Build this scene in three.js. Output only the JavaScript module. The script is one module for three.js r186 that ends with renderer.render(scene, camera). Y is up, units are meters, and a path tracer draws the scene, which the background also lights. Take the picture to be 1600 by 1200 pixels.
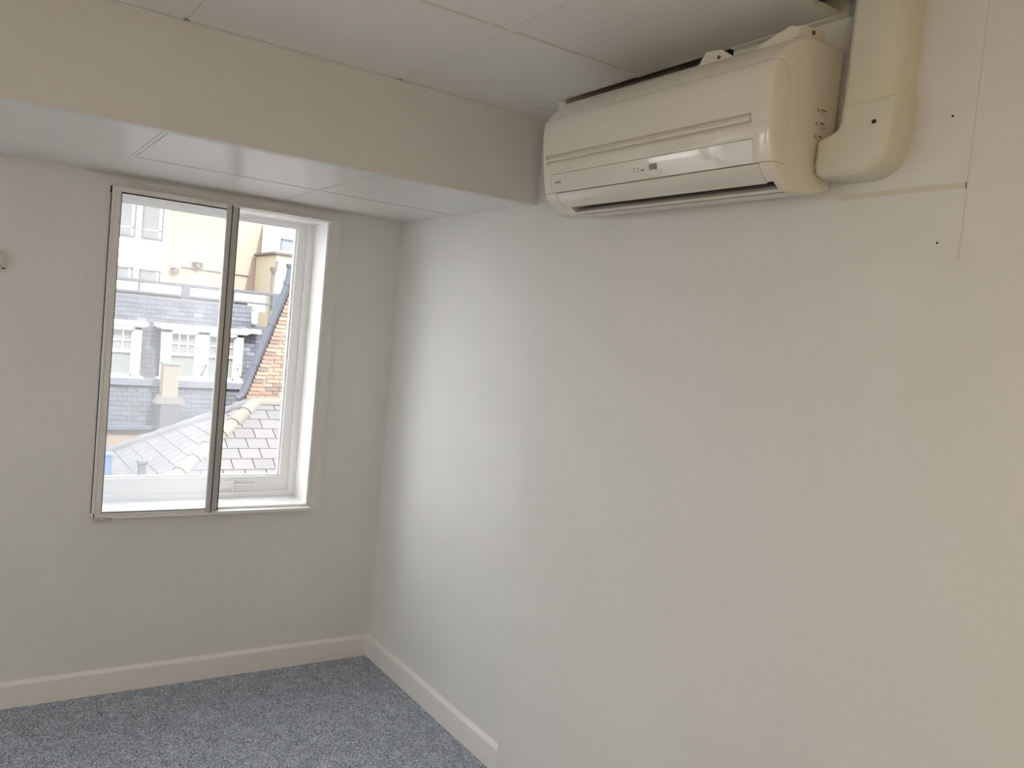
import * as THREE from 'three';
import { RoundedBoxGeometry } from 'three/addons/geometries/RoundedBoxGeometry.js';
import { TextGeometry } from 'three/addons/geometries/TextGeometry.js';
import { FontLoader } from 'three/addons/loaders/FontLoader.js';
import { mergeGeometries, toCreasedNormals, mergeVertices } from 'three/addons/utils/BufferGeometryUtils.js';
import { Brush, Evaluator, SUBTRACTION, INTERSECTION } from 'three-bvh-csg';

// ---------------------------------------------------------------- camera, sky, sun, exposure
const scene = new THREE.Scene();
const camera = new THREE.PerspectiveCamera(2 * Math.atan(600 / 1292.47) * 180 / Math.PI, 4 / 3, 0.05, 400);
camera.position.set(-1.5882, 1.4811, 3.3057);
camera.rotation.order = 'YXZ';
camera.rotation.set(-0.0592, -0.5941, 0.094);
scene.add(camera);
scene.background = new THREE.Color().setRGB(0.96, 0.965, 0.985);          // bright even overcast
const sun = new THREE.DirectionalLight(new THREE.Color().setRGB(1, 0.93, 0.82), 1.6);
sun.position.set(6, 26, 16);
sun.target.position.set(2, 0, -12);
sun.castShadow = true;
sun.shadow.radius = 3;
Object.assign(sun.shadow.camera, { left: -30, right: 30, top: 30, bottom: -30, near: 1, far: 120 });
sun.shadow.mapSize.set(2048, 2048);
scene.add(sun, sun.target);
const LAMP = 0.29;                                                         // floor lamp behind the camera
const renderer = new THREE.WebGLRenderer({ antialias: true });
renderer.toneMapping = THREE.LinearToneMapping;
renderer.toneMappingExposure = 6.0;
renderer.shadowMap.enabled = true;

// ---------------------------------------------------------------- helpers
let seed = 12345;
const rnd = () => { seed = (seed + 0x6d2b79f5) | 0; let t = Math.imul(seed ^ (seed >>> 15), 1 | seed); t = (t + Math.imul(t ^ (t >>> 7), 61 | t)) ^ t; return ((t ^ (t >>> 14)) >>> 0) / 4294967296; };
const rgb = (r, g, b) => new THREE.Color().setRGB(r, g, b);
const mat = (r, g, b, roughness = 0.6, more = {}) => new THREE.MeshPhysicalMaterial({ color: rgb(r, g, b), roughness, ...more });
function worldUV(geo) {                                                   // uv in metres, by the face's main direction
  const g = geo.index ? geo.toNonIndexed() : geo, p = g.attributes.position, n = g.attributes.normal, uv = new Float32Array(p.count * 2);
  for (let i = 0; i < p.count; i++) {
    const ax = Math.abs(n.getX(i)), ay = Math.abs(n.getY(i)), az = Math.abs(n.getZ(i));
    const [u, v] = ax >= ay && ax >= az ? [p.getZ(i), p.getY(i)] : ay >= az ? [p.getX(i), p.getZ(i)] : [p.getX(i), p.getY(i)];
    uv[2 * i] = u; uv[2 * i + 1] = v;
  }
  g.setAttribute('uv', new THREE.BufferAttribute(uv, 2));
  return g;
}
const box = (x0, x1, y0, y1, z0, z1) => new THREE.BoxGeometry(x1 - x0, y1 - y0, z1 - z0).translate((x0 + x1) / 2, (y0 + y1) / 2, (z0 + z1) / 2).toNonIndexed();
const rbox = (x0, x1, y0, y1, z0, z1, r = 0.002, s = 2) => { const g = new RoundedBoxGeometry(x1 - x0, y1 - y0, z1 - z0, s, r).translate((x0 + x1) / 2, (y0 + y1) / 2, (z0 + z1) / 2); return g.index ? g.toNonIndexed() : g; };
const shape = (pts) => new THREE.Shape(pts.map(([x, y]) => new THREE.Vector2(x, y)));
const prismZ = (pts, z0, z1) => new THREE.ExtrudeGeometry(shape(pts), { depth: z1 - z0, bevelEnabled: false }).translate(0, 0, z0);
const prismX = (zy, x0, x1) => new THREE.ExtrudeGeometry(shape(zy.map(([z, y]) => [-z, y])), { depth: x1 - x0, bevelEnabled: false }).rotateY(Math.PI / 2).translate(x0, 0, 0);
const taken = new Map();
function numbered(name) { const k = taken.get(name) ?? 0; taken.set(name, k + 1); return k ? `${name}_${String(k).padStart(3, '0')}` : name; }
function mesh(name, geos, m, parent = scene) {
  let list = Array.isArray(geos) ? geos : [geos];
  list = list.map((g) => worldUV(g));
  let g = list.length > 1 ? mergeGeometries(list.map((q) => { for (const k of Object.keys(q.attributes)) if (!['position', 'normal', 'uv', 'color'].includes(k)) q.deleteAttribute(k); return q; })) : list[0];
  const o = new THREE.Mesh(g, m);
  o.name = parent === scene ? numbered(name) : name;
  o.castShadow = o.receiveShadow = true;
  parent.add(o);
  return o;
}
function group(name, x = 0, y = 0, z = 0) { const o = new THREE.Group(); o.name = numbered(name); o.position.set(x, y, z); scene.add(o); return o; }
// parts are modelled in room coordinates; a thing's own origin stays at its base
function put(o) { const b = o.position; o.children.forEach((c) => c.position.sub(b)); return o; }
function structure(o, label) { o.userData.kind = 'structure'; if (label) o.userData.label = label; return o; }
function tag(o, label, category, grp) { o.userData.label = label; o.userData.category = category; if (grp) o.userData.group = grp; return o; }

function texture(n, f, { srgb = false, repeat = 1 } = {}) {
  const d = new Uint8Array(n * n * 4);
  for (let y = 0; y < n; y++) for (let x = 0; x < n; x++) { const c = f(x, y), i = 4 * (y * n + x); d[i] = c[0]; d[i + 1] = c[1]; d[i + 2] = c[2]; d[i + 3] = 255; }
  const t = new THREE.DataTexture(d, n, n);
  t.wrapS = t.wrapT = THREE.RepeatWrapping; t.magFilter = THREE.LinearFilter; t.minFilter = THREE.LinearMipmapLinearFilter; t.generateMipmaps = true;
  if (srgb) t.colorSpace = THREE.SRGBColorSpace;
  t.repeat.set(repeat, repeat); t.needsUpdate = true;
  return t;
}
function lattice(n, cells) {                                              // tiling value noise
  const v = Array.from({ length: cells * cells }, rnd), s = cells / n, sm = (t) => t * t * (3 - 2 * t);
  return (x, y) => { const X = x * s, Y = y * s, i = Math.floor(X), j = Math.floor(Y), a = sm(X - i), b = sm(Y - j), q = (p, r) => v[((r % cells) + cells) % cells * cells + ((p % cells) + cells) % cells];
    return (q(i, j) * (1 - a) + q(i + 1, j) * a) * (1 - b) + (q(i, j + 1) * (1 - a) + q(i + 1, j + 1) * a) * b; };
}

const csg = new Evaluator(); csg.attributes = ['position', 'normal', 'uv']; csg.useGroups = false;
const brush = (g) => { const q = g.index ? g.toNonIndexed() : g; for (const k of Object.keys(q.attributes)) if (!['position', 'normal', 'uv'].includes(k)) q.deleteAttribute(k); q.clearGroups(); const b = new Brush(mergeVertices(q, 1e-6)); b.updateMatrixWorld(); return b; };
const cut = (a, g, op = SUBTRACTION) => { const r = csg.evaluate(a, brush(g), op); r.updateMatrixWorld(); return r; };
const creased = (g, a = 0.5) => { const q = g.clone(); q.deleteAttribute('normal'); q.deleteAttribute('uv'); const r = toCreasedNormals(mergeVertices(q, 1e-5), a); return r; };

// ---------------------------------------------------------------- materials
const N = 512, n16 = lattice(N, 16), n64 = lattice(N, 64), n180 = lattice(N, 180), n4 = lattice(N, 5);
const rollerBump = texture(N, (x, y) => { const v = 255 * (0.25 * n16(x, y) + 0.35 * n64(x, y) + 0.4 * n180(x, y)); return [v, v, v]; }, { repeat: 2.2 });
const paintTone = texture(N, (x, y) => { const v = 249 + 6 * (0.6 * n4(x, y) + 0.4 * n16(x, y)) - 3; return [v, v, v]; }, { srgb: true, repeat: 0.45 });
const wallPaint = mat(0.82, 0.82, 0.80, 0.55, { map: paintTone, bumpMap: rollerBump, bumpScale: 0.0004 });
const trimPaint = mat(0.84, 0.83, 0.80, 0.32, { bumpMap: rollerBump, bumpScale: 0.00012 });
const tilePores = lattice(N, 220);
const tileBump = texture(N, (x, y) => { const rib = 0.5 + 0.5 * Math.sin(x / N * Math.PI * 2 * 72), v = 255 * (0.45 * rib + 0.35 * tilePores(x, y) + 0.2 * n64(x, y)); return [v, v, v]; }, { repeat: 1.7 });
const tileMat = mat(0.86, 0.85, 0.825, 0.42, { bumpMap: tileBump, bumpScale: 0.0006 });
const tileMatB = mat(0.845, 0.835, 0.81, 0.42, { bumpMap: tileBump, bumpScale: 0.0006 });
const softTile = mat(0.82, 0.82, 0.80, 0.30, { bumpMap: rollerBump, bumpScale: 0.0002 });
const barMat = mat(0.82, 0.81, 0.78, 0.35);
const slabMat = mat(0.22, 0.21, 0.20, 0.9);
const carpetTones = [[98, 106, 121], [134, 144, 161], [167, 177, 193], [197, 206, 220], [222, 227, 232], [70, 76, 92], [168, 166, 163]];
const CN = 1024, cA = lattice(CN, 340), cB = lattice(CN, 512), cC = lattice(CN, 24);
const carpetGrain = new Float32Array(CN * CN).map((_, i) => 0.6 * cA(i % CN, Math.floor(i / CN)) + 0.4 * cB(i % CN, Math.floor(i / CN)));
const carpetMap = texture(CN, (x, y) => {
  const g = carpetGrain[y * CN + x], k = Math.max(0, Math.min(4.999, (g - 0.26) / 0.48 * 5)), c = carpetTones[Math.floor(k)], odd = rnd();
  const q = odd < 0.03 ? carpetTones[5] : odd < 0.07 ? carpetTones[6] : c, s = 0.95 + 0.1 * cC(x, y);
  return q.map((v) => v * s);
}, { srgb: true, repeat: 1.25 });
const carpetBump = texture(CN, (x, y) => { const v = 255 * carpetGrain[y * CN + x]; return [v, v, v]; }, { repeat: 1.25 });
const carpet = mat(1.0, 1.0, 1.0, 0.97, { map: carpetMap, bumpMap: carpetBump, bumpScale: 0.003, sheen: 0.2, sheenRoughness: 0.8 });
const blackRubber = mat(0.012, 0.012, 0.013, 0.6);
const darkVoid = mat(0.02, 0.02, 0.02, 0.9);
const acPlastic = mat(0.79, 0.76, 0.69, 0.16, { clearcoat: 0.8, clearcoatRoughness: 0.03 });
const acSide = mat(0.79, 0.76, 0.69, 0.36);
const ductPlastic = mat(0.72, 0.705, 0.60, 0.38);
const alu = mat(0.55, 0.55, 0.54, 0.38, { metalness: 0.35 });
const whiteAlu = mat(0.80, 0.79, 0.77, 0.35);
const upvc = mat(0.92, 0.925, 0.93, 0.25);
const clearPane = mat(1, 1, 1, 0.0, { transmission: 1, thickness: 0, ior: 1.5 });
const dustyPane = mat(0.97, 0.985, 1.0, 0.28, { transmission: 1, thickness: 0, ior: 1.5 });

// ---------------------------------------------------------------- the room
const H1 = 1.92, H2 = 2.195, HT = 2.5, ZB = 1.0024, XB = -0.1016, ZC = 1.213, XL = -3.5, ZF = 4.9;
const WIN = [0, -1.71], SIDE = [0.72, 1.68];
const OP = { x0: -1.155, x1: -0.338, y0: 0.688, y1: 1.87 };

structure(mesh('floor', box(XL - 0.2, 0.2, -0.12, 0, -0.2, ZF + 0.2), carpet), 'speckled blue grey cut pile carpet');
{
  const s = shape([[XL - 0.2, -0.12], [0.2, -0.12], [0.2, HT], [XL - 0.2, HT]]);
  for (const dx of WIN) s.holes.push(new THREE.Path([[OP.x0 + dx, OP.y0], [OP.x0 + dx, OP.y1], [OP.x1 + dx, OP.y1], [OP.x1 + dx, OP.y0]].map(([x, y]) => new THREE.Vector2(x, y))));
  structure(mesh('wall_back', new THREE.ExtrudeGeometry(s, { depth: 0.2, bevelEnabled: false }).translate(0, 0, -0.2), wallPaint), 'off white painted wall that holds the window');
}
{
  // alcove first, then the flat breast that stands 10 cm proud of it
  const g = new THREE.ExtrudeGeometry(shape([[0.2, 0], [0, 0], [0, -ZC], [XB + 0.004, -ZC], [XB, -ZC - 0.004], [XB, -ZF], [0.2, -ZF]]), { depth: HT, bevelEnabled: false }).rotateX(-Math.PI / 2);
  const chased = cut(brush(g), box(XB - 0.1, 0.12, 2.184, HT - 0.03, 1.25, 1.905));      // open chase for the pipes, just above the air conditioner
  structure(mesh('wall_right', creased(chased.geometry, 0.3), wallPaint), 'off white painted wall stepping forward beneath the air conditioner');
}
{
  const s = shape([[0, 0], [-ZF, 0], [-ZF, HT], [0, HT]]), h = (OP.x1 - OP.x0) / 2;
  for (const z of SIDE) s.holes.push(new THREE.Path([[-z - h, OP.y0], [-z - h, OP.y1], [-z + h, OP.y1], [-z + h, OP.y0]].map(([x, y]) => new THREE.Vector2(x, y))));
  structure(mesh('wall_left', new THREE.ExtrudeGeometry(s, { depth: 0.2, bevelEnabled: false }).rotateY(Math.PI / 2).translate(XL - 0.2, 0, 0), wallPaint));
}
structure(mesh('wall_front', box(XL, 0.2, 0, HT, ZF, ZF + 0.2), wallPaint));
structure(mesh('wall_bulkhead', [box(XL, 0, H1, HT, ZB - 0.03, ZB), box(XL, 0, H1 - 0.0015, H1 + 0.014, ZB - 0.034, ZB + 0.0008)], wallPaint), 'plain cream bulkhead face between the two ceiling levels');

// upper ceiling: lay-in tiles, T bars, edge angle, slab above
const ceiling = group('ceiling');
structure(ceiling, 'suspended ceiling of square white tiles in a metal grid');
mesh('slab', box(XL - 0.2, 0.2, HT, HT + 0.15, -0.2, ZF + 0.2), slabMat, ceiling);
{
  const xs = [], zs = [];
  for (let x = -0.5328; x > XL; x -= 0.6) xs.push(x);
  for (let z = 1.589; z < ZF; z += 0.6) zs.push(z);
  const X = [XB, ...xs, XL], Z = [ZB, ...zs, ZF], tiles = {};
  for (let i = 0; i + 1 < X.length; i++) for (let j = 0; j + 1 < Z.length; j++) {
    const x1 = X[i] - 0.002, x0 = X[i + 1] + 0.002, z0 = Z[j] + 0.002, z1 = Z[j + 1] - 0.002;
    if (x1 - x0 < 0.05 || z1 - z0 < 0.05) continue;
    const m = rnd() < 0.5 ? tileMat : tileMatB, lift = 0.0012 * rnd();
    if (i === 0 && Z[j] > 2.1 && Z[j] < 2.3) {                            // this tile is cut back round the pipe trunking
      const pts = [[x0, z0], [-0.215, z0], [-0.205, z0 + 0.012], [-0.192, z0 + 0.2], [x1, z0 + 0.205], [x1, z1], [x0, z1]];
      mesh('ceiling_tile', new THREE.ExtrudeGeometry(shape(pts.map(([x, z]) => [x, -z])), { depth: 0.015, bevelEnabled: false }).rotateX(-Math.PI / 2).translate(0, H2 + 0.002 + lift, 0), m, ceiling);
    } else if (i === 0 && Z[j] < 2.1) {                                   // cut short of the wall above the air conditioner: an open gap into the void
      const g0 = Math.max(z0, 1.25), g1 = Math.min(z1, 1.91), xg = XB - 0.011;
      const pts = [[x0, z0], [x1, z0], [x1, g0], [xg + 0.006, g0 + 0.01], [xg, g1 - 0.01], ...(g1 < z1 ? [[x1, g1], [x1, z1]] : [[xg, z1]]), [x0, z1]];
      mesh('ceiling_tile', new THREE.ExtrudeGeometry(shape(pts.map(([x, z]) => [x, -z])), { depth: 0.013, bevelEnabled: false }).rotateX(-Math.PI / 2).translate(0, H2 + 0.002 + lift, 0), m, ceiling);
    } else if (j === 0 && i > 0) {                                        // corner missing where the bar stops short of the bulkhead
      const pts = [[x0, z0], [x1 - 0.016, z0], [x1 - 0.012, z0 + 0.028], [x1, z0 + 0.028], [x1, z1], [x0, z1]];
      mesh('ceiling_tile', new THREE.ExtrudeGeometry(shape(pts.map(([x, z]) => [x, -z])), { depth: 0.013, bevelEnabled: false }).rotateX(-Math.PI / 2).translate(0, H2 + 0.002 + lift, 0), m, ceiling);
    } else mesh('ceiling_tile', box(x0, x1, H2 + 0.002 + lift, H2 + 0.017, z0, z1), m, ceiling);
  }
  for (const x of xs) mesh('ceiling_bar', [box(x - 0.0075, x + 0.0075, H2 - 0.0005, H2 + 0.002, ZB + 0.03, ZF), box(x - 0.001, x + 0.001, H2, H2 + 0.035, ZB + 0.03, ZF)], barMat, ceiling);
  for (const z of zs) mesh('ceiling_bar', [box(XL, z > 2.1 && z < 2.3 ? -0.2 : z < 1.7 ? XB - 0.012 : XB, H2 - 0.0008, H2 + 0.002, z - 0.0075, z + 0.0075), box(XL, -0.22, H2, H2 + 0.035, z - 0.001, z + 0.001)], barMat, ceiling);
  mesh('edge_angle', box(XB - 0.02, XB, H2 - 0.002, H2 + 0.0005, ZC, 1.25), barMat, ceiling);
  mesh('edge_angle', box(XB - 0.02, XB, H2 - 0.002, H2 + 0.0005, 1.91, 2.215), barMat, ceiling);
  mesh('edge_angle', box(XB - 0.02, XB, H2 - 0.002, H2 + 0.0005, 2.37, ZF), barMat, ceiling);
  mesh('edge_angle', box(XL, XB, H2 - 0.001, H2 + 0.001, ZB, ZB + 0.016), barMat, ceiling);
  mesh('edge_angle', box(XB, 0, H2 - 0.001, H2 + 0.015, ZB, ZC), barMat, ceiling);
}
// lower soffit in front of the window
const soffit = group('ceiling_soffit', 0, 0, 0);
structure(soffit, 'lowered ceiling of smooth white tiles above the window');
{
  const X = [0], Z = [0, 0.457, ZB - 0.03];
  for (let x = -0.556; x > XL; x -= 0.6) X.push(x);
  X.push(XL);
  for (let i = 0; i + 1 < X.length; i++) for (let j = 0; j < (i < 2 ? 2 : 1); j++)
    mesh('ceiling_tile', box(X[i + 1] + 0.0015, X[i] - 0.0015, H1 + 0.0015 + 0.0012 * rnd(), H1 + 0.015, Z[j] + (j ? 0.003 : 0.007), Z[i < 2 ? j + 1 : 2] - 0.0015), softTile, soffit);
  for (const x of X.slice(1, -1)) {
    mesh('ceiling_bar', [box(x - 0.0105, x - 0.0018, H1 - 0.001, H1 + 0.0012, 0.47, ZB - 0.03), box(x + 0.0018, x + 0.0105, H1 - 0.001, H1 + 0.0012, 0.47, ZB - 0.03), box(x - 0.002, x + 0.002, H1 + 0.001, H1 + 0.0015, 0.006, ZB - 0.03)], barMat, soffit);
  }
  mesh('ceiling_bar', box(X[2], 0, H1 + 0.0002, H1 + 0.0012, 0.4545, 0.4595), barMat, soffit);
  mesh('soffit_deck', box(XL, 0, H1 + 0.03, H1 + 0.045, 0, ZB - 0.03), slabMat, soffit);
}
// skirting with a rounded top edge
const skirtProfile = (flip) => { const s = new THREE.Shape(); s.moveTo(0, 0); s.lineTo(0.016, 0); s.lineTo(0.016, 0.078); s.quadraticCurveTo(0.016, 0.0855, 0.0095, 0.0875); s.quadraticCurveTo(0.004, 0.089, 0.002, 0.092); s.lineTo(0, 0.093); return s; };
const skirt = (len) => new THREE.ExtrudeGeometry(skirtProfile(), { depth: len, bevelEnabled: false, curveSegments: 6 });
structure(mesh('baseboard_back', skirt(-XL).rotateY(-Math.PI / 2).translate(0, 0, 0), trimPaint));
structure(mesh('baseboard_right', [skirt(ZC).rotateY(Math.PI).translate(0, 0, ZC), skirt(ZF - ZC).rotateY(Math.PI).translate(XB, 0, ZF)], trimPaint));

// patch of board let into the breast behind the air conditioner
{
  const board = group('trim_1', XB, 1.68, 1.9);
  structure(board, 'painted board patch on the wall behind the air conditioner');
  mesh('board', prismX([[1.262, 1.668], [1.735, 1.685], [2.496, 1.692], [2.494, H2 - 0.003], [1.905, H2 - 0.003], [1.905, 2.184], [1.262, 2.184]], XB - 0.0022, XB), wallPaint, board);
  for (const [y, z] of [[1.722, 2.454], [1.952, 2.454]]) mesh('screw_hole', new THREE.CylinderGeometry(0.0022, 0.0022, 0.0006, 12).rotateZ(Math.PI / 2).translate(XB - 0.0024, y, z), darkVoid, board);
  mesh('edge_gap', box(XB - 0.0026, XB - 0.0015, 1.817, 1.829, 2.4935, 2.495), darkVoid, board);
  put(board);
}
// ---------------------------------------------------------------- windows
function makeWindow(k, dx) {
  const w = group(`window_${k + 1}`, dx + (OP.x0 + OP.x1) / 2, OP.y0, 0);
  structure(w, k ? 'white sliding secondary glazing in a painted surround further along the wall' : 'white sliding secondary glazing in a painted surround over the street');
  const P = (name, g, m) => { const o = mesh(name, g, m, w); o.position.x = dx; return o; };
  const ring = (a, b, z0, z1) => [box(a[0], a[1], b[3], a[3], z0, z1), box(a[0], a[1], a[2], b[2], z0, z1), box(a[0], b[0], b[2], b[3], z0, z1), box(b[1], a[1], b[2], b[3], z0, z1)];
  const o = [OP.x0, OP.x1, OP.y0, OP.y1];
  P('surround', ring([-1.231, -0.284, 0.612, 1.913], o, 0, 0.007), wallPaint);
  P('surround', ring([-1.203, -0.290, 0.650, 1.909], o, 0.007, 0.012), wallPaint);
  // reveal lining and sill board
  P('reveal_lining', [box(OP.x0, OP.x0 + 0.006, OP.y0, OP.y1, -0.14, 0.006), box(OP.x1 - 0.006, OP.x1, OP.y0, OP.y1, -0.14, 0.006), box(OP.x0, OP.x1, OP.y1 - 0.004, OP.y1, -0.14, 0.006)], upvc);
  P('sill', [rbox(OP.x0, OP.x1, OP.y0 - 0.004, OP.y0 + 0.01, -0.14, 0.016, 0.003), rbox(OP.x1 - 0.009, OP.x1 + 0.001, OP.y0, OP.y1, 0.0, 0.017, 0.003)], upvc);
  // outer casement window
  P('outer_frame', ring(o, [-1.112, -0.374, 0.722, 1.856], -0.2, -0.138), upvc);
  const ca = P('casement', ring([-1.112, -0.374, 0.722, 1.856], [-1.1, -0.412, 0.785, 1.845], -0.19, -0.148), upvc);
  mesh('glazing_bead', ring([-1.101, -0.411, 0.784, 1.846], [-1.094, -0.419, 0.792, 1.839], -0.178, -0.160), upvc, ca);
  mesh('pane', box(-1.1, -0.412, 0.785, 1.845, -0.172, -0.168), clearPane, ca);
  const st = P('casement_stay', [rbox(-0.70, -0.52, 0.748, 0.757, -0.146, -0.139, 0.002), rbox(-0.70, -0.605, 0.737, 0.768, -0.148, -0.138, 0.003)], upvc);
  mesh('stay_pin', new THREE.CylinderGeometry(0.0045, 0.0045, 0.03, 12).translate(-0.612, 0.735, -0.131), whiteAlu, st);
  // secondary glazing: outer track and two sashes slid to the left
  P('track', [rbox(-1.153, -1.147, 0.68, 1.872, 0.012, 0.05, 0.001), rbox(-1.1475, -0.335, 1.868, 1.874, 0.012, 0.0495, 0.001), rbox(-1.1475, -0.335, 0.676, 0.688, 0.012, 0.0495, 0.001)], whiteAlu);
  P('track_seal', [box(-1.1555, -1.1528, 0.69, 1.872, 0.012, 0.016), box(-1.1585, -1.1528, 1.852, 1.875, 0.012, 0.018)], blackRubber);
  for (const [q, off, z0, x1] of [['front', 0, 0.034, -0.741], ['rear', 0, 0.014, -0.711]]) {
    const s = mesh('sash', [rbox(-1.147 + off, -1.125 + off * 0.2, 0.686, 1.87, z0, z0 + 0.014, 0.0015), box(-1.126, x1 - 0.018, 1.854, 1.87, z0 + 0.0006, z0 + 0.0134), box(-1.126, x1 - 0.018, 0.686, 0.7, z0 + 0.0006, z0 + 0.0134)], whiteAlu, w);
    s.position.x = dx; s.name = 'sash';
    mesh('meeting_stile', rbox(x1 - (q === 'front' ? 0.019 : 0.036), x1, 0.684, 1.872, z0 - 0.002, z0 + 0.016, 0.002), alu, s);
    mesh('stile_seal', box(x1 - 0.0005, x1 + 0.0026, 0.684, 1.872, z0 + 0.003, z0 + 0.0165), blackRubber, s);
    if (q === 'front') mesh('gasket', [box(-1.126, x1 - 0.019, 1.8505, 1.855, z0 + 0.008, z0 + 0.0145), box(-1.126, -1.1235, 0.7, 1.854, z0 + 0.008, z0 + 0.0145), box(-1.126, x1 - 0.019, 0.6985, 0.7005, z0 + 0.008, z0 + 0.0145)], blackRubber, s);
    mesh('pane', box(-1.13 + off, x1 - 0.01, 0.69, 1.864, z0 + 0.005, z0 + 0.008), q === 'front' ? dustyPane : clearPane, s);
  }
  if (!k) {
    const c = document.createElement('canvas'); c.width = 256; c.height = 80;
    const x = c.getContext('2d');
    x.fillStyle = '#e4e2dc'; x.fillRect(0, 0, 256, 80);
    x.strokeStyle = '#4a4844'; x.lineWidth = 7; x.strokeRect(4, 8, 248, 66);
    x.lineWidth = 8; x.beginPath(); x.moveTo(8, 40); x.lineTo(90, 40); x.lineTo(120, 62); x.lineTo(150, 42); x.lineTo(248, 38); x.stroke();
    x.lineWidth = 5; x.beginPath(); for (let i = 0; i < 9; i++) { x.moveTo(150 + i * 11, 24); x.lineTo(156 + i * 11, 32); } x.stroke();
    const t = new THREE.CanvasTexture(c); t.colorSpace = THREE.SRGBColorSpace;
    const g = new THREE.PlaneGeometry(0.058, 0.0165).translate(-1.1205, 0.6735, 0.0508), st2 = new THREE.Mesh(g, mat(1, 1, 1, 0.5, { map: t }));
    st2.name = 'sticker'; st2.receiveShadow = st2.castShadow = true; st2.position.x = dx; st2.userData.label = 'small grey printed sticker'; w.add(st2);
    mesh('corner_seal', box(-1.151, -1.1475, 0.682, 0.698, 0.05, 0.0512), blackRubber, w);
  }
  put(w);
  return w;
}
WIN.forEach((dx, k) => makeWindow(k, dx));
SIDE.forEach((z, k) => { const w = makeWindow(k + 2, 0); w.position.set(XL, OP.y0, z); w.rotation.y = Math.PI / 2; w.userData.label = k ? 'white sliding secondary glazing in the left hand wall, further from the corner' : 'white sliding secondary glazing in the left hand wall, next to the corner'; });

// round fitting on the window wall
{
  const f = group('wall_fitting', -1.4985, 1.569 - 0.036, 0);
  mesh('base', new THREE.CylinderGeometry(0.038, 0.04, 0.012, 40).rotateX(Math.PI / 2).translate(-1.4985, 1.569, 0.006), mat(0.72, 0.7, 0.68, 0.35), f);
  mesh('cap', new THREE.SphereGeometry(0.031, 32, 16, 0, Math.PI * 2, 0, Math.PI / 2).scale(1, 0.5, 1).rotateX(Math.PI / 2).translate(-1.4985, 1.569, 0.0115), mat(0.78, 0.75, 0.74, 0.3), f);
  for (const [a, b] of [[0.012, 0.034], [0.013, -0.024], [0.032, -0.026]]) mesh('slot', rbox(-1.4985 + a - 0.006, -1.4985 + a + 0.004, 1.569 + b - 0.0022, 1.569 + b + 0.0022, 0.010, 0.0232 - Math.abs(a) * 0.2, 0.001), blackRubber, f);
  tag(put(f), 'small round white fitting with dark slots on the window wall', 'wall fitting');
}

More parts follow.
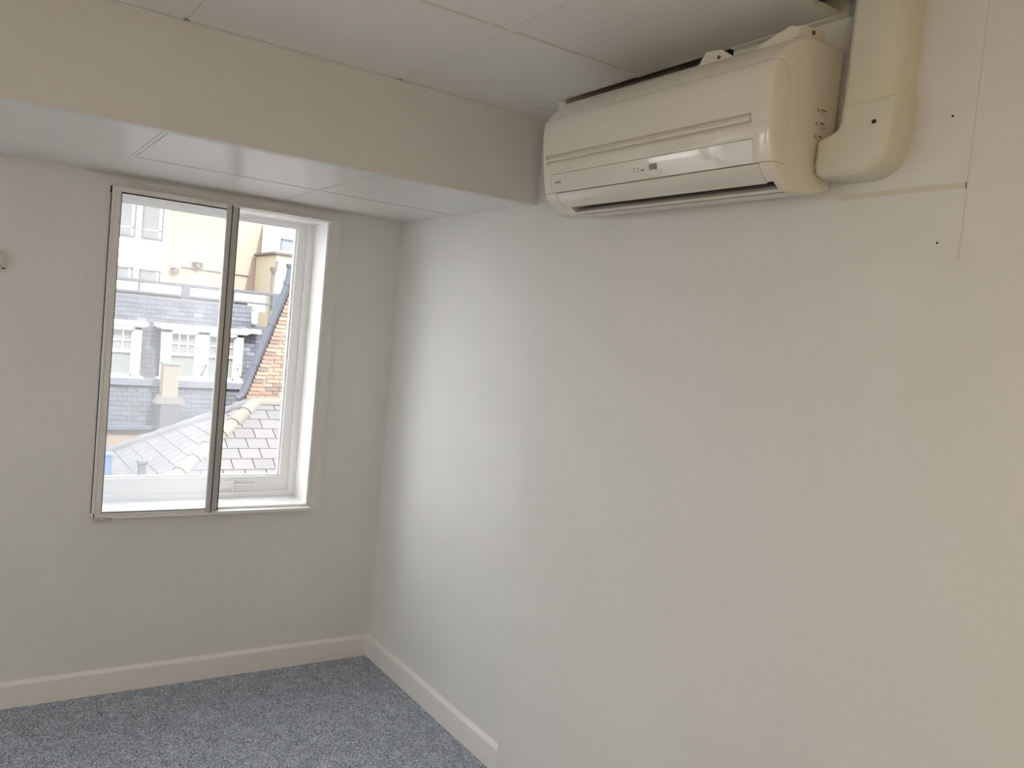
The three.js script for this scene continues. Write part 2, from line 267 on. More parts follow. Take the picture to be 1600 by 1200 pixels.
// ---------------------------------------------------------------- air conditioner
const font = await new FontLoader().loadAsync('fonts/droid/droid_sans_bold.typeface.json');
{
  const ac = group('air_conditioner', XB, 1.815, 1.835), Z0 = 1.458, Z1 = 2.213;
  const outline = [[-0.104, 1.838], [-0.104, 2.128], [-0.226, 2.124]];
  const curve = new THREE.CatmullRomCurve3([[-0.226, 2.124], [-0.262, 2.104], [-0.290, 2.080], [-0.312, 2.052], [-0.320, 2.018], [-0.3165, 1.98], [-0.311, 1.94], [-0.3045, 1.90], [-0.296, 1.868], [-0.284, 1.8475], [-0.268, 1.8345], [-0.252, 1.824], [-0.238, 1.8155]].map(([x, y]) => new THREE.Vector3(x, y, 0)), false, 'centripetal');
  for (const p of curve.getPoints(44).slice(1)) outline.push([p.x, p.y]);
  outline.push([-0.21, 1.815], [-0.175, 1.818], [-0.13, 1.829]);
  const solid = () => new THREE.ExtrudeGeometry(shape(outline), { depth: Z1 - Z0 - 0.024, bevelEnabled: true, bevelThickness: 0.012, bevelSize: 0.011, bevelOffset: -0.011, bevelSegments: 5, steps: 1 }).translate(0, 0, Z0 + 0.012);
  const whole = brush(solid());
  const frontArea = (e) => [[-0.5, 2.056 + e], [-0.283 + e, 2.056 + e], [-0.262 + e, 2.02], [-0.259 + e, 1.9], [-0.252 + e, 1.864 - e], [-0.5, 1.864 - e]];
  const dispA = (e) => box(-0.5, -0.275 + e, 1.8645 - e, 1.9095 + e, 1.498 - e, 2.170 + e);
  const flapArea = (e) => [[-0.5, 1.8624 + e], [-0.285 + e, 1.8624 + e], [-0.2605 + e, 1.8365], [-0.2605 + e, 1.80], [-0.5, 1.80]];
  // body: everything behind the loose covers
  let body = cut(whole, prismZ(frontArea(0.0004), 1, 3));
  body = cut(body, dispA(0.0009));
  body = cut(body, prismZ(flapArea(0.0012), 1.512, 2.182));
  body = cut(body, prismZ([[-0.268, 1.822], [-0.2605, 1.8372], [-0.236, 1.859], [-0.212, 1.842], [-0.244, 1.8195], [-0.2525, 1.811]], 1.54, 2.196));   // air outlet
  mesh('body', creased(body.geometry), acSide, ac);
  let front = cut(whole, prismZ(frontArea(-0.0004), 1, 3), INTERSECTION);
  front = cut(front, dispA(0.0009));
  front = cut(front, box(-0.5, -0.302, 1.9365, 1.9595, 1.478, 2.166));
  const fp = mesh('front_panel', creased(front.geometry), acPlastic, ac);
  const back = mesh('intake_slot', box(-0.3032, -0.3018, 1.9365, 1.9595, 1.478, 2.166), acSide, fp);
  back.userData.label = 'recessed intake slot';
  mesh('intake_rail', rbox(-0.3140, -0.303, 1.9440, 1.9515, 1.480, 2.164, 0.0025, 3), acPlastic, fp);
  const disp = cut(whole, dispA(0), INTERSECTION);
  const dp = mesh('display_panel', creased(disp.geometry), acPlastic, ac);
  const flap = cut(whole, prismZ(flapArea(0), 1.5135, 2.1805), INTERSECTION);
  mesh('flap', creased(flap.geometry), acPlastic, ac);
  // outlet with its vanes
  mesh('outlet_lining', prismZ([[-0.2585, 1.834], [-0.236, 1.8575], [-0.2135, 1.8425], [-0.215, 1.841], [-0.236, 1.8555], [-0.257, 1.8335]], 1.541, 2.195), blackRubber, ac);
  mesh('louvre', prismZ([[-0.2465, 1.8222], [-0.2455, 1.8245], [-0.222, 1.8385], [-0.221, 1.8365]], 1.55, 2.19), mat(0.5, 0.48, 0.45, 0.4), ac);
  mesh('louvre', prismZ([[-0.249, 1.8345], [-0.248, 1.836], [-0.236, 1.844], [-0.235, 1.8425]], 1.545, 2.19), blackRubber, ac);
  mesh('outlet_trim', box(-0.2345, -0.231, 1.8143, 1.8165, 1.56, 2.2), mat(0.34, 0.33, 0.31, 0.5), ac);
  // indicator window and lamps, lettering
  const tilt = Math.atan2(0.0085, 0.032);
  const onPanel = (g, y, z) => { const x = -0.2968 - (y - 1.868) * 0.2656; return g.rotateY(-Math.PI / 2).rotateZ(tilt * 1.02).translate(x - 0.0009, y, z); };
  mesh('indicator_window', onPanel(new RoundedBoxGeometry(0.0235, 0.0125, 0.0014, 3, 0.0006), 1.8885, 1.886), mat(0.22, 0.22, 0.19, 0.25), dp).userData.label = 'grey indicator window';
  for (const [dz, dy, a, b] of [[-0.062, 0.004, 0.002, 0.002], [-0.062, -0.003, 0.002, 0.002], [-0.048, 0.003, 0.002, 0.002], [-0.048, -0.004, 0.002, 0.002], [-0.035, -0.002, 0.009, 0.0022]]) mesh('indicator_mark', onPanel(new THREE.BoxGeometry(a, b, 0.0008), 1.8865 + dy, 1.886 + dz), darkVoid, dp);
  {
    const t = new TextGeometry('DAIKIN', { font, size: 0.0052, depth: 0.0005, curveSegments: 3 }); t.center();
    mesh('lettering', onPanel(t, 1.889, 1.528), mat(0.35, 0.36, 0.36, 0.4), dp).userData.label = 'small grey maker lettering';
  }
  // raised fixing tabs along the top edge
  const tabA = mesh('fixing_tab', prismX([[1.918, 2.112], [1.944, 2.148], [1.99, 2.143], [2.02, 2.124], [2.03, 2.112]], -0.232, -0.222), acSide, ac);
  mesh('screw', new THREE.CylinderGeometry(0.004, 0.004, 0.003, 14).rotateZ(Math.PI / 2).translate(-0.233, 2.1275, 1.985), mat(0.1, 0.09, 0.08, 0.5), tabA);
  const tabB = mesh('fixing_tab', [prismX([[2.075, 2.112], [2.128, 2.131], [2.176, 2.144], [2.1865, 2.143], [2.1865, 2.112]], -0.240, -0.222), prismZ([[-0.240, 2.118], [-0.240, 2.139], [-0.232, 2.143], [-0.166, 2.149], [-0.161, 2.146], [-0.160, 2.134], [-0.166, 2.130]], 2.186, 2.2)], acSide, ac);
  mesh('screw', new THREE.CylinderGeometry(0.0045, 0.0045, 0.003, 14).rotateX(Math.PI / 2).translate(-0.197, 2.137, 2.2005), mat(0.12, 0.11, 0.1, 0.5), tabB);
  // printed warnings on the end
  {
    const c = document.createElement('canvas'); c.width = 256; c.height = 512;
    const x = c.getContext('2d'); x.clearRect(0, 0, 256, 512); x.strokeStyle = 'rgba(72,66,58,0.8)'; x.fillStyle = 'rgba(72,66,58,0.8)';
    for (const [i, y] of [[0, 60], [1, 230], [2, 400]]) {
      x.lineWidth = 6; x.beginPath(); x.moveTo(20, y + 44); x.lineTo(44, y); x.lineTo(68, y + 44); x.closePath(); x.stroke(); x.fillRect(41, y + 14, 6, 18);
      x.fillRect(100, y + 4, 120 - i * 22, 13);
      x.globalAlpha = 0.5; for (let k = 0; k < 4; k++) x.fillRect(92, y + 30 + k * 18, 90 + ((k * 37 + i * 21) % 60), 5); x.globalAlpha = 1;
    }
    const t = new THREE.CanvasTexture(c); t.colorSpace = THREE.SRGBColorSpace;
    const l = new THREE.Mesh(new THREE.PlaneGeometry(0.042, 0.08).translate(-0.158, 1.962, Z1 + 0.0003), mat(1, 1, 1, 0.5, { map: t, transparent: true }));
    l.name = 'warning_print'; l.castShadow = l.receiveShadow = true; ac.add(l);
  }
  tag(put(ac), 'off white wall mounted air conditioner with closed flap beneath the ceiling tiles', 'air conditioner');
}
// pipe trunking
{
  const t = group('pipe_trunking', XB, 1.845, 2.28);
  const d = new THREE.Shape(); d.moveTo(0, 0); d.lineTo(0, 0.058); d.quadraticCurveTo(0, 0.072, 0.014, 0.0725); d.lineTo(0.05, 0.0725); d.bezierCurveTo(0.085, 0.0725, 0.104, 0.055, 0.108, 0.02); d.lineTo(0.108, 0);
  // local x runs along +z of the room, local y out of the wall
  const up = new THREE.ExtrudeGeometry(d, { depth: HT - 1.98, bevelEnabled: false, curveSegments: 16 });
  const M = new THREE.Matrix4().makeBasis(new THREE.Vector3(0, 0, 1), new THREE.Vector3(-1, 0, 0), new THREE.Vector3(0, 1, 0));
  mesh('duct', creased(up.applyMatrix4(M).translate(XB, 1.98, 2.268), 0.6), ductPlastic, t);
  const e = new THREE.Shape();
  const pts = [[2.266, 1.992], [2.266, 1.955], [2.262, 1.944], [2.246, 1.936], [2.226, 1.931], [2.2185, 1.925], [2.2165, 1.875], [2.222, 1.858], [2.235, 1.849]];
  e.moveTo(-pts[0][0], pts[0][1]); pts.slice(1).forEach(([z, y]) => e.lineTo(-z, y));
  e.lineTo(-2.30, 1.848); e.bezierCurveTo(-2.352, 1.848, -2.378, 1.875, -2.380, 1.93); e.lineTo(-2.381, 1.992);
  const eg = new THREE.ExtrudeGeometry(e, { depth: 0.076 - 0.018, bevelEnabled: true, bevelThickness: 0.018, bevelSize: 0.015, bevelOffset: -0.015, bevelSegments: 8, curveSegments: 18 }).rotateY(-Math.PI / 2);
  // after the turn local z runs to -x and local x to +z; mirror so that z keeps its sign
  const p = eg.attributes.position; for (let i = 0; i < p.count; i++) p.setZ(i, -p.getZ(i));
  const idx = []; for (let i = 0; i < p.count; i += 3) idx.push(i, i + 2, i + 1);
  eg.setIndex(idx);
  const el = mesh('elbow', creased(eg.toNonIndexed().translate(XB, 0, 0), 1.0), ductPlastic, t);
  el.userData.label = 'glossier elbow piece';
  const slot = mesh('slot', new THREE.SphereGeometry(0.0065, 18, 12).scale(0.28, 0.85, 1.7).translate(XB - 0.0755, 1.944, 2.338), ductPlastic, el);
  mesh('slot_opening', new THREE.SphereGeometry(0.0042, 14, 10).scale(0.5, 1, 1.2).translate(XB - 0.0765, 1.9435, 2.3455), darkVoid, slot);
  tag(put(t), 'cream plastic pipe trunking with elbow joining the air conditioner', 'trunking');
}
// strip of tape left on the wall
tag(mesh('tape_strip', prismX([[2.237, 1.8155], [2.4, 1.8185], [2.4925, 1.8185], [2.4925, 1.829], [2.38, 1.8295], [2.30, 1.8275], [2.237, 1.8265]], XB - 0.0027, XB - 0.0022), mat(0.70, 0.66, 0.57, 0.7)), 'yellowed strip of masking tape on the wall below the trunking', 'tape');

// globe floor lamp behind the camera: its warm light reaches the far end of the room
{
  const [x, y, z] = [-1.8, 1.5, 3.85], l = group('floor_lamp', x, 0, z), warm = rgb(1, 0.74, 0.43);
  mesh('globe', new THREE.SphereGeometry(0.11, 32, 20).translate(x, y, z), mat(0.9, 0.86, 0.78, 0.4, { emissive: warm, emissiveIntensity: 0.6 }), l);
  mesh('collar', new THREE.CylinderGeometry(0.045, 0.03, 0.04, 20).translate(x, y - 0.125, z), whiteAlu, l);
  mesh('pole', new THREE.CylinderGeometry(0.011, 0.011, y - 0.16, 14).translate(x, (y - 0.14) / 2 + 0.01, z), whiteAlu, l);
  mesh('base', new THREE.CylinderGeometry(0.13, 0.14, 0.022, 36).translate(x, 0.011, z), whiteAlu, l);
  tag(put(l), 'white floor lamp with a warm glowing glass globe', 'lamp');
  const p = new THREE.PointLight(warm, LAMP, 0, 2); p.position.set(x, y, z); p.castShadow = true; p.shadow.radius = 5; scene.add(p);
}

// ---------------------------------------------------------------- outside
const slateM = [mat(0.092, 0.091, 0.097, 0.75), mat(0.086, 0.085, 0.091, 0.75), mat(0.098, 0.096, 0.101, 0.75)];
const ridgeM = [mat(0.122, 0.118, 0.105, 0.85), mat(0.11, 0.106, 0.094, 0.85)];
const brickM = [mat(0.195, 0.143, 0.112, 0.9), mat(0.21, 0.16, 0.128, 0.9), mat(0.135, 0.103, 0.087, 0.9), mat(0.205, 0.162, 0.128, 0.9), mat(0.20, 0.13, 0.108, 0.9)];
const mortarM = mat(0.21, 0.18, 0.15, 0.95);
const leadM = mat(0.048, 0.055, 0.074, 0.7);
const darkSlateM = mat(0.046, 0.052, 0.069, 0.75, { vertexColors: true });
const whiteM = mat(0.6, 0.6, 0.58, 0.6);
const creamM = mat(0.42, 0.38, 0.30, 0.8);
const peachM = mat(0.265, 0.21, 0.175, 0.9);
const houseGlass = mat(0.15, 0.165, 0.16, 0.15);
const greyM = mat(0.075, 0.08, 0.09, 0.6);
structure(mesh('ground', box(-120, 120, -9.2, -9, -140, 40), mat(0.2, 0.2, 0.2, 0.9)), 'street level paving far below');

// hipped slate roof
{
  const r = group('slate_roof_house', 4, -9, -10), A = [2.464, 0.028, -10], T = 0.615, E = 3.1, XE = 9;
  const hipX = (t) => A[0] - t;
  const V = (x, t, s) => [x, A[1] - T * t, A[2] + s * t];
  const tri = (...p) => { const g = new THREE.BufferGeometry(); g.setAttribute('position', new THREE.Float32BufferAttribute(p.flat(), 3)); g.computeVertexNormals(); g.setAttribute('uv', new THREE.Float32BufferAttribute(new Array(p.length * 2).fill(0), 2)); return g; };
  const a = A, b = [XE, A[1], A[2]], nL = V(hipX(E), E, 1), nR = V(XE, E, 1), fL = V(hipX(E), E, -1), fR = V(XE, E, -1);
  mesh('roof_deck', tri(a, nL, b, nL, nR, b, a, fL, nL, a, b, fL, b, fR, fL).translate(0, -0.03, 0), mat(0.05, 0.048, 0.05, 0.9), r);
  mesh('wall', box(hipX(E) + 0.2, XE, -9, A[1] - T * E - 0.02, A[2] - E + 0.2, A[2] + E - 0.2), brickM[0], r);
  const g = 0.232, W = 0.31, c = Math.cos(Math.atan(T)), ang = Math.atan(T);
  // near face: slates laid in courses, each lapping the one below
  for (let k = 0; k * g * c < E - 0.1; k++) {
    const t = (k + 0.5) * g * c, xl = hipX(t) + 0.02;
    let x = 2.2 - 3.5 + (k % 2) * W / 2; x += Math.ceil((xl - x) / W) * W - W;
    for (; x < 4.9; x += W) {
      const x0 = Math.max(x, xl), x1 = x + W - 0.012; if (x1 - x0 < 0.03) continue;
      const s = mesh('slate', new THREE.BoxGeometry(x1 - x0, 0.012, g + 0.03), slateM[Math.floor(rnd() * 3)], r);
      s.geometry.computeBoundingSphere(); s.position.set((x0 + x1) / 2, A[1] - T * t - 0.004 + 0.012 + 0.002 * rnd(), A[2] + t + 0.0);
      s.rotation.x = ang - 0.05 + 0.006 * (rnd() - 0.5);
    }
  }
  // end face towards -x
  for (let k = 0; k * g * c < E - 0.1; k++) {
    const t = (k + 0.5) * g * c;
    for (let z = -Math.floor(t / W) * W - W + (k % 2) * W / 2; z < t; z += W) {
      const z0 = Math.max(z, -t + 0.05), z1 = Math.min(z + W - 0.012, t - 0.05); if (z1 - z0 < 0.05 || t > 2.9) continue;
      const s = mesh('slate', new THREE.BoxGeometry(g + 0.03, 0.012, z1 - z0), slateM[Math.floor(rnd() * 3)], r);
      s.position.set(A[0] - t, A[1] - T * t + 0.006, A[2] + (z0 + z1) / 2); s.rotation.z = ang - 0.05 + 0.006 * (rnd() - 0.5);
    }
  }
  // hip and ridge tiles: half round pieces bedded end to end
  const ridgeTile = (p, q, m) => {
    const P = new THREE.Vector3(...p), Q = new THREE.Vector3(...q), L = P.distanceTo(Q), h = new THREE.CylinderGeometry(0.105, 0.118, L * 0.97, 10, 1, false, -Math.PI / 2, Math.PI);
    const o = mesh('ridge_tile', h, m, r); o.geometry = h; const dir = Q.clone().sub(P).normalize(), side = new THREE.Vector3().crossVectors(dir, new THREE.Vector3(0, 1, 0)).normalize(), up = new THREE.Vector3().crossVectors(side, dir);
    o.quaternion.setFromRotationMatrix(new THREE.Matrix4().makeBasis(side.clone().negate(), dir.clone().negate(), up)); o.position.copy(P.add(Q).multiplyScalar(0.5)); o.position.y -= 0.045;
  };
  const hip = (s) => { for (let k = 0; k < 14; k++) { const t0 = k * 0.235, t1 = t0 + 0.235; ridgeTile([A[0] - t0, A[1] - T * t0 + 0.01, A[2] + s * t0], [A[0] - t1, A[1] - T * t1 + 0.01, A[2] + s * t1], s > 0 ? ridgeM[k % 2] : slateM[k % 3]); } };
  hip(1); hip(-1);
  for (let x = A[0]; x < 5; x += 0.45) ridgeTile([x, A[1] + 0.005, A[2]], [x + 0.45, A[1] + 0.005, A[2]], ridgeM[Math.round(x * 7) % 2]);
  tag(put(r), 'pale grey hipped slate roof with cream ridge tiles outside the window', 'roof');
}
// small things standing on the far slope of that roof
tag(mesh('roof_vent', [rbox(0.60, 0.70, -1.35, -0.76, -9.1, -9.0, 0.01), rbox(0.585, 0.715, -0.80, -0.75, -9.12, -8.98, 0.01)], mat(0.07, 0.075, 0.09, 0.6)), 'small grey square vent pipe on the hipped slate roof', 'vent');
tag(mesh('blue_post', [rbox(0.1, 0.25, -2.2, -0.66, -9.1, -8.95, 0.01), rbox(0.08, 0.27, -0.68, -0.64, -9.12, -8.93, 0.01)], mat(0.06, 0.10, 0.18, 0.5)), 'blue painted post standing beside the hipped slate roof', 'post');

// brick gable wall with raked edge
{
  const w = group('brick_gable_wall', 3.4, -9, -10.6), ZW = -10.5, edge = (y) => 2.45 + (y - 0.04) * 0.331;
  mesh('core', [prismZ([[edge(-0.9), -0.9], [edge(1.95), 1.95], [5.2, 1.95], [5.2, -0.9]], ZW - 0.32, ZW - 0.012), box(2.2, 5.2, -9, -0.9, ZW - 0.32, ZW - 0.012)], mortarM, w);
  const geos = [0.215, 0.1025].map((l) => new THREE.BoxGeometry(l, 0.055, 0.03));
  for (let k = 0, y = -0.35; y < 1.9; y += 0.067, k++) {
    const rowOff = (k % 2) * 0.1125;
    for (let x = 2.2 + rowOff; x < 4.0; x += 0.225) {
      if (x < edge(y) + 0.17) continue;
      const half = k % 2 && rnd() < 0.12;
      const b = new THREE.Mesh(geos[half ? 1 : 0], brickM[rnd() < 0.12 ? 2 : Math.floor(rnd() * 5)]); b.name = 'brick'; b.castShadow = b.receiveShadow = true;
      b.position.set(x + (half ? -0.05 : 0), y + 0.004 * (rnd() - 0.5), ZW - 0.013 + 0.006 * rnd()); w.add(b);
    }
  }
  const cg = new THREE.BoxGeometry(0.17, 0.058, 0.34);
  for (let s = 0; s < 29; s++) { const y = -0.02 + s * 0.067, b = new THREE.Mesh(cg, brickM[Math.floor(rnd() * 5)]); b.name = 'coping_brick'; b.castShadow = b.receiveShadow = true; b.position.set(edge(y) + 0.075 + 0.008 * rnd(), y, ZW - 0.11 + 0.004 * rnd()); w.add(b); }
  mesh('cap_stone', rbox(edge(1.9) - 0.02, 5.2, 1.9, 1.97, ZW - 0.36, ZW + 0.06, 0.015), mat(0.10, 0.09, 0.07, 0.9), w);
  mesh('lead_flashing', new THREE.BoxGeometry(0.06, 2.0, 0.24).rotateZ(-Math.atan(0.331)).translate(edge(0.98) - 0.05, 0.98, ZW - 0.1), leadM, w).userData.label = 'dark lead flashing';
  tag(put(w), 'orange brick gable wall with a steep raked edge behind the slate roof', 'wall');
}
{
  const p = group('drain_pipe', 2.25, 0, -10.3);
  const c = new THREE.CatmullRomCurve3([[2.955, 2.27], [2.94, 2.1], [2.90, 1.90], [2.80, 1.56], [2.655, 1.12], [2.50, 0.63], [2.385, 0.22], [2.33, 0.09], [2.25, 0.02]].map(([x, y]) => new THREE.Vector3(x, y, -10.3)));
  mesh('pipe', new THREE.TubeGeometry(c, 60, 0.05, 12), leadM, p);
  for (const t of [0.12, 0.42, 0.72]) { const q = c.getPointAt(t), u = c.getTangentAt(t); const g = new THREE.CylinderGeometry(0.06, 0.06, 0.07, 14); g.applyQuaternion(new THREE.Quaternion().setFromUnitVectors(new THREE.Vector3(0, 1, 0), u)); mesh('collar', g.translate(q.x, q.y, q.z), leadM, p); }
  mesh('collar', new THREE.CylinderGeometry(0.075, 0.065, 0.06, 14).translate(2.955, 2.27, -10.3), leadM, p);
  tag(put(p), 'dark blue grey drain pipe climbing the raked brick edge', 'pipe');
}

// terrace with slated mansard and dormers
{
  const b = group('mansard_house', 0, -9, -17), ZM = -16.25, zAt = (y) => ZM - (y + 0.3) * 0.25;
  mesh('wall', box(-9, 4.62, -9, -1.3, -22, -15.75), brickM[3], b);
  mesh('roof_core', new THREE.ExtrudeGeometry(shape([[0, -1.3], [0, 1.52], [6, 1.52], [6, -1.3]]), { depth: 13.2, bevelEnabled: false }).rotateY(Math.PI / 2).translate(-9, 0, -17.05), leadM, b);
  const slates = (x0, x1, y0, y1, dz, tint) => {
    const list = [];
    for (let y = y0, k = 0; y < y1; y += 0.1, k++) for (let x = x0 + (k % 2) * 0.1; x < x1; x += 0.2) {
      const g = new THREE.BoxGeometry(0.197, 0.112, 0.02).rotateX(-0.36).translate(x + 0.1, y + 0.05, zAt(y) + dz + 0.004 * rnd()).toNonIndexed();
      const v = (0.7 + 0.6 * rnd()) * (rnd() < 0.04 ? 1.6 : 1), cl = new Float32Array(g.attributes.position.count * 3); for (let i = 0; i < cl.length; i += 3) { cl[i] = v * tint[0]; cl[i + 1] = v * tint[1]; cl[i + 2] = v * tint[2]; }
      g.setAttribute('color', new THREE.BufferAttribute(cl, 3)); list.push(g);
    }
    const core = prismX([[zAt(y0) + dz - 0.01, y0], [zAt(y1) + dz - 0.01, y1], [zAt(y1) - 1.2, y1], [zAt(y0) - 1.2, y0]], x0, x1);
    mesh('slate_backing', core, leadM, b);
    const o = mesh('slates', list, darkSlateM, b); o.userData.kind = 'stuff'; return o;
  };
  slates(-3, 4.22, -0.3, 1.46, 0, [1, 1, 1]);
  slates(-3, 4.6, -1.2, -0.36, 0.3, [1, 1.06, 1]);
  slates(4.2, 4.62, -0.3, 1.0, 0, [0.9, 0.92, 1]);
  mesh('lead_capping', rbox(-9, 4.25, 1.50, 1.59, -17.0, -16.68, 0.02), mat(0.075, 0.078, 0.088, 0.8), b);
  mesh('upstand', rbox(-9, 4.3, 1.4, 1.635, -17.4, -17.26, 0.02), mat(0.085, 0.088, 0.098, 0.8), b);
  mesh('ledge', rbox(-9, 3.95, -0.36, -0.20, -16.5, -15.82, 0.015), mat(0.10, 0.11, 0.135, 0.7), b);
  mesh('gutter', rbox(-9, 2.6, -1.3, -1.2, -15.95, -15.6, 0.02), mat(0.06, 0.075, 0.11, 0.6), b);
  mesh('verge', rbox(4.22, 4.33, 1.16, 1.46, -16.9, -16.45, 0.03), whiteM, b);
  mesh('verge', rbox(3.98, 4.36, 0.93, 1.03, -16.7, -16.2, 0.02), whiteM, b);
  for (const dx of [0, -2.17, -4.34]) {
    const X = (a) => a + dx;
    const d = mesh('dormer', [box(X(2.16), X(2.33), -0.2, 0.9, -16.2, -15.95), box(X(2.88), X(3.13), -0.2, 0.9, -16.2, -15.95), box(X(3.74), X(3.89), -0.2, 0.9, -16.2, -15.95), box(X(2.16), X(3.89), 0.83, 0.95, -16.2, -15.95), box(X(2.2), X(3.85), -0.2, 0.9, -17, -16.3)], whiteM, b);
    mesh('cornice', [rbox(X(2.06), X(4.0), 0.92, 1.01, -17, -15.84, 0.015), rbox(X(2.10), X(3.96), 0.89, 0.92, -17, -15.9, 0.01)], whiteM, d);
    mesh('sill', rbox(X(2.1), X(3.95), -0.23, -0.17, -16.2, -15.84, 0.01), whiteM, d);
    for (const [a, c] of [[2.33, 2.88], [3.13, 3.74]]) {
      mesh('pane', box(X(a), X(c), -0.17, 0.83, -16.12, -16.1), houseGlass, d);
      const w = c - a;
      mesh('sash', [box(X(a), X(a) + 0.03, -0.17, 0.83, -16.1, -16.05), box(X(c) - 0.03, X(c), -0.17, 0.83, -16.1, -16.05), box(X(a), X(c), 0.33, 0.385, -16.1, -16.04), box(X(a), X(c), 0.575, 0.6, -16.1, -16.06), box(X(a), X(c), -0.17, -0.13, -16.1, -16.05), box(X(a), X(c), 0.80, 0.83, -16.1, -16.05), box(X(a) + w / 3 - 0.012, X(a) + w / 3 + 0.012, 0.36, 0.83, -16.1, -16.06), box(X(a) + 2 * w / 3 - 0.012, X(a) + 2 * w / 3 + 0.012, 0.36, 0.83, -16.1, -16.06)], whiteM, d);
    }
  }
  tag(put(b), 'terraced house with blue grey slate mansard and white dormer windows', 'building');
}
// little twiggy plants on the dormer sill
for (const [x, label] of [[3.0, 'tiny twiggy plant on the white sill between the dormer sashes'], [3.86, 'tiny twiggy plant at the end of the dormer sill by the drain pipe']]) {
  const p = group('sill_plant', x, -0.17, -15.9), stems = [];
  for (let k = 0; k < 7; k++) { const a = rnd() * 6.28, l = 0.12 + 0.2 * rnd(); stems.push(new THREE.TubeGeometry(new THREE.CatmullRomCurve3([new THREE.Vector3(x, -0.12, -15.9), new THREE.Vector3(x + 0.05 * Math.cos(a), -0.12 + l / 2, -15.9 + 0.04 * Math.sin(a)), new THREE.Vector3(x + 0.1 * Math.cos(a), -0.12 + l, -15.9 + 0.06 * Math.sin(a))]), 5, 0.006, 5)); stems.push(new THREE.SphereGeometry(0.022, 6, 5).scale(1, 0.8, 0.6).translate(x + 0.1 * Math.cos(a), -0.12 + l, -15.9 + 0.06 * Math.sin(a))); }
  mesh('stems', stems, mat(0.045, 0.05, 0.04, 0.8), p);
  mesh('pot', new THREE.CylinderGeometry(0.05, 0.04, 0.07, 12).translate(x, -0.137, -15.9), mat(0.3, 0.3, 0.32, 0.7), p);
  tag(put(p), label, 'plant');
}
// cream chimney in front of the mansard
{
  const c = group('chimney_stack', 2.22, -0.6, -15.4);
  mesh('shaft', rbox(2.06, 2.38, -0.58, 0.17, -15.5, -15.2, 0.012), mat(0.165, 0.15, 0.122, 0.85), c);
  mesh('cap', rbox(2.04, 2.40, 0.165, 0.205, -15.53, -15.17, 0.01), mat(0.12, 0.112, 0.105, 0.85), c);
  mesh('base', prismZ([[1.94, -0.66], [2.56, -0.66], [2.44, -0.50], [2.02, -0.50]], -15.56, -15.12), mat(0.13, 0.122, 0.112, 0.85), c);
  mesh('stem', box(2.04, 2.44, -2.2, -0.66, -15.58, -15.14), mat(0.066, 0.072, 0.08, 0.85), c);
  tag(put(c), 'cream rectangular chimney stack in front of the slate mansard', 'chimney');
}
// roof terrace railing and its parapet
{
  const r = group('roof_railing', 0, 1.5, -17.2), m = mat(0.06, 0.067, 0.08, 0.7);
  mesh('top_rail', rbox(-9, 5.2, 1.875, 1.95, -17.24, -17.16, 0.01), m, r);
  mesh('bottom_rail', rbox(-9, 5.2, 1.63, 1.685, -17.23, -17.17, 0.01), m, r);
  for (let k = -5; k < 2; k++) mesh('post', rbox(1.78 + k * 2.12, 1.83 + k * 2.12, 1.52, 1.9, -17.22, -17.18, 0.008), m, r);
  for (let k = -5; k < 2; k++) mesh('post', rbox(2.73 + k * 2.12, 2.91 + k * 2.12, 1.52, 1.9, -17.25, -17.15, 0.008), m, r);
  tag(put(r), 'grey metal railing along the flat roof above the mansard', 'railing');
}
tag(mesh('roof_parapet', rbox(-9, 5.3, 1.45, 1.9, -19.4, -19.1, 0.02), mat(0.5, 0.51, 0.52, 0.7)), 'low white parapet wall behind the roof railing', 'wall');
// buildings behind
{
  const b = group('white_apartment_block', -2, -9, -29);
  mesh('wall', box(-14, 4.42, -9, 7.6, -36, -28), whiteM, b);
  for (const [x0, x1, y0, y1, t] of [[2.62, 3.36, 3.6, 4.78, 0], [3.55, 4.25, 3.6, 4.78, 1], [2.62, 3.36, 1.3, 2.56, 0], [3.56, 4.26, 1.3, 2.55, 1], [0.7, 1.4, 3.6, 4.78, 0], [1.6, 2.3, 3.6, 4.78, 0]]) {
    const w = mesh('window', [box(x0, x1, y1 - 0.05, y1, -28, -27.96), box(x0, x0 + 0.05, y0, y1, -28, -27.96), box(x1 - 0.06, x1, y0, y1, -28, -27.96), box(x0, x1, y0, y0 + 0.06, -28, -27.93)], greyM, b);
    mesh('pane', box(x0 + 0.05, x1 - 0.06, y0 + 0.06, y1 - 0.05, -28, -27.985), mat(0.125, 0.13, 0.135, 0.4), w);
    mesh('sash', [box(x1 - 0.15, x1 - 0.06, y0 + 0.06, y1 - 0.05, -27.99, -27.97), box(x0 + 0.05, x1 - 0.06, y0 + 0.3, y0 + 0.34, -27.99, -27.97)], whiteM, w);
  }
  tag(put(b), 'white rendered apartment block with grey framed windows behind the railing', 'building');
}
{
  const b = group('peach_gable', 6.3, -9, -29);
  mesh('wall', box(4.42, 8.3, -9, 7.2, -36, -28.1), peachM, b);
  mesh('conduit', new THREE.CylinderGeometry(0.025, 0.025, 2.6, 8).rotateZ(Math.PI / 2 - 0.02).translate(6.05, 2.78, -28.05), mat(0.24, 0.21, 0.185, 0.7), b);
  tag(put(b), 'tall windowless peach coloured wall behind the railing', 'building');
}
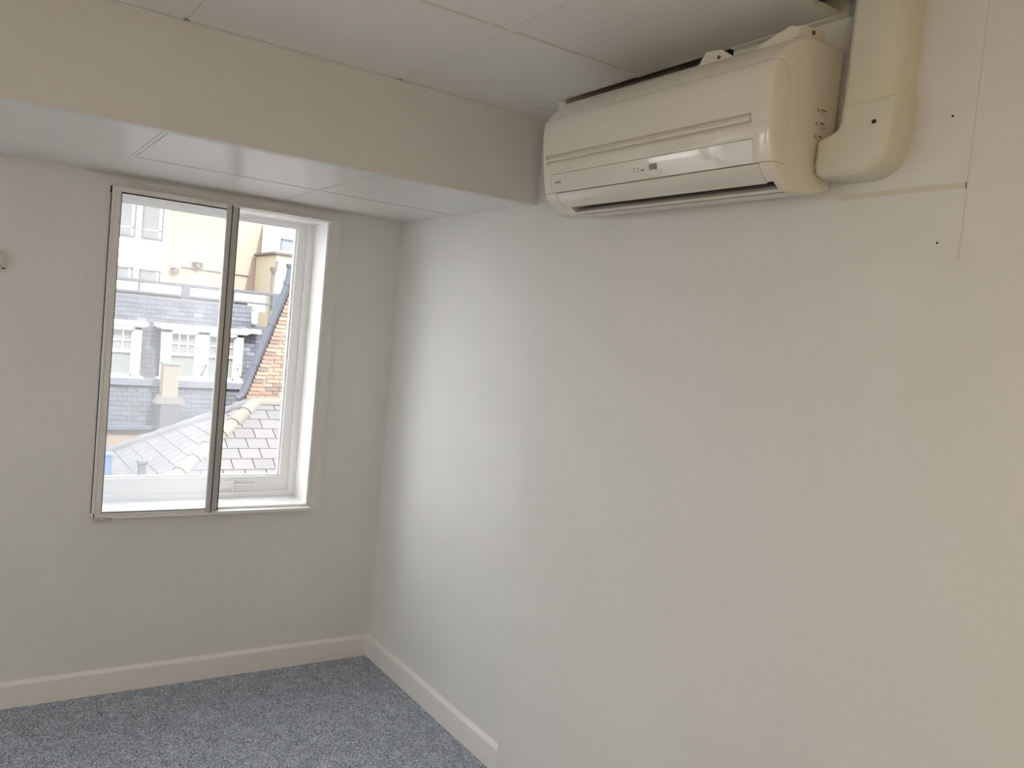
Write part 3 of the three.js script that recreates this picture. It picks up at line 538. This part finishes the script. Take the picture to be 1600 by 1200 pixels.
for (const [x, y, s, label] of [[5.5, 3.1, 1.3, 'larger pale lamp fitting on the peach wall'], [4.74, 2.8, 1, 'smaller pale lamp fitting at the corner of the peach wall']]) {
  const l = group('wall_lamp', x, y - 0.2 * s, -28.1);
  mesh('shade', new THREE.CylinderGeometry(0.05 * s, 0.17 * s, 0.3 * s, 14).translate(x, y + 0.08 * s, -27.92), mat(0.55, 0.55, 0.54, 0.5), l);
  mesh('bracket', rbox(x - 0.05 * s, x + 0.05 * s, y - 0.2 * s, y - 0.06 * s, -28.1, -27.86, 0.01), mat(0.26, 0.24, 0.22, 0.6), l);
  tag(put(l), label, 'lamp');
}
{
  const b = group('yellow_rendered_house', 9, -9, -26);
  mesh('wall', box(7.56, 13, -9, 3.50, -28, -25.6), mat(0.30, 0.272, 0.20, 0.85), b);
  mesh('coping', rbox(7.45, 13, 3.50, 3.59, -28, -25.5, 0.015), mat(0.085, 0.08, 0.07, 0.8), b);
  mesh('upper_storey', box(7.72, 13, 3.55, 4.75, -28, -26), mat(0.5, 0.49, 0.46, 0.8), b);
  const w = mesh('window', [box(7.78, 8.42, 4.06, 4.12, -26, -25.95), box(8.36, 8.42, 3.68, 4.1, -26, -25.95), box(7.78, 7.81, 3.68, 4.1, -26, -25.95)], greyM, b);
  mesh('pane', box(7.8, 8.37, 3.72, 4.08, -26, -25.98), mat(0.12, 0.14, 0.15, 0.3), w);
  tag(put(b), 'pale yellow rendered house with dark coping and a small upper window', 'building');
}
{
  const p = group('rain_hopper', 7.4, 2, -25.4);
  mesh('pipe', new THREE.TubeGeometry(new THREE.CatmullRomCurve3([[7.40, 0.5], [7.40, 2.4], [7.42, 2.9], [7.50, 3.05], [7.53, 3.25]].map(([x, y]) => new THREE.Vector3(x, y, -25.4))), 30, 0.045, 8), mat(0.09, 0.085, 0.085, 0.6), p);
  mesh('hopper', new THREE.CylinderGeometry(0.14, 0.06, 0.24, 8).translate(7.42, 2.9, -25.4), mat(0.11, 0.105, 0.105, 0.6), p);
  tag(put(p), 'dark rain pipe with hopper on the corner of the yellow house', 'pipe');
}
renderer.render(scene, camera);
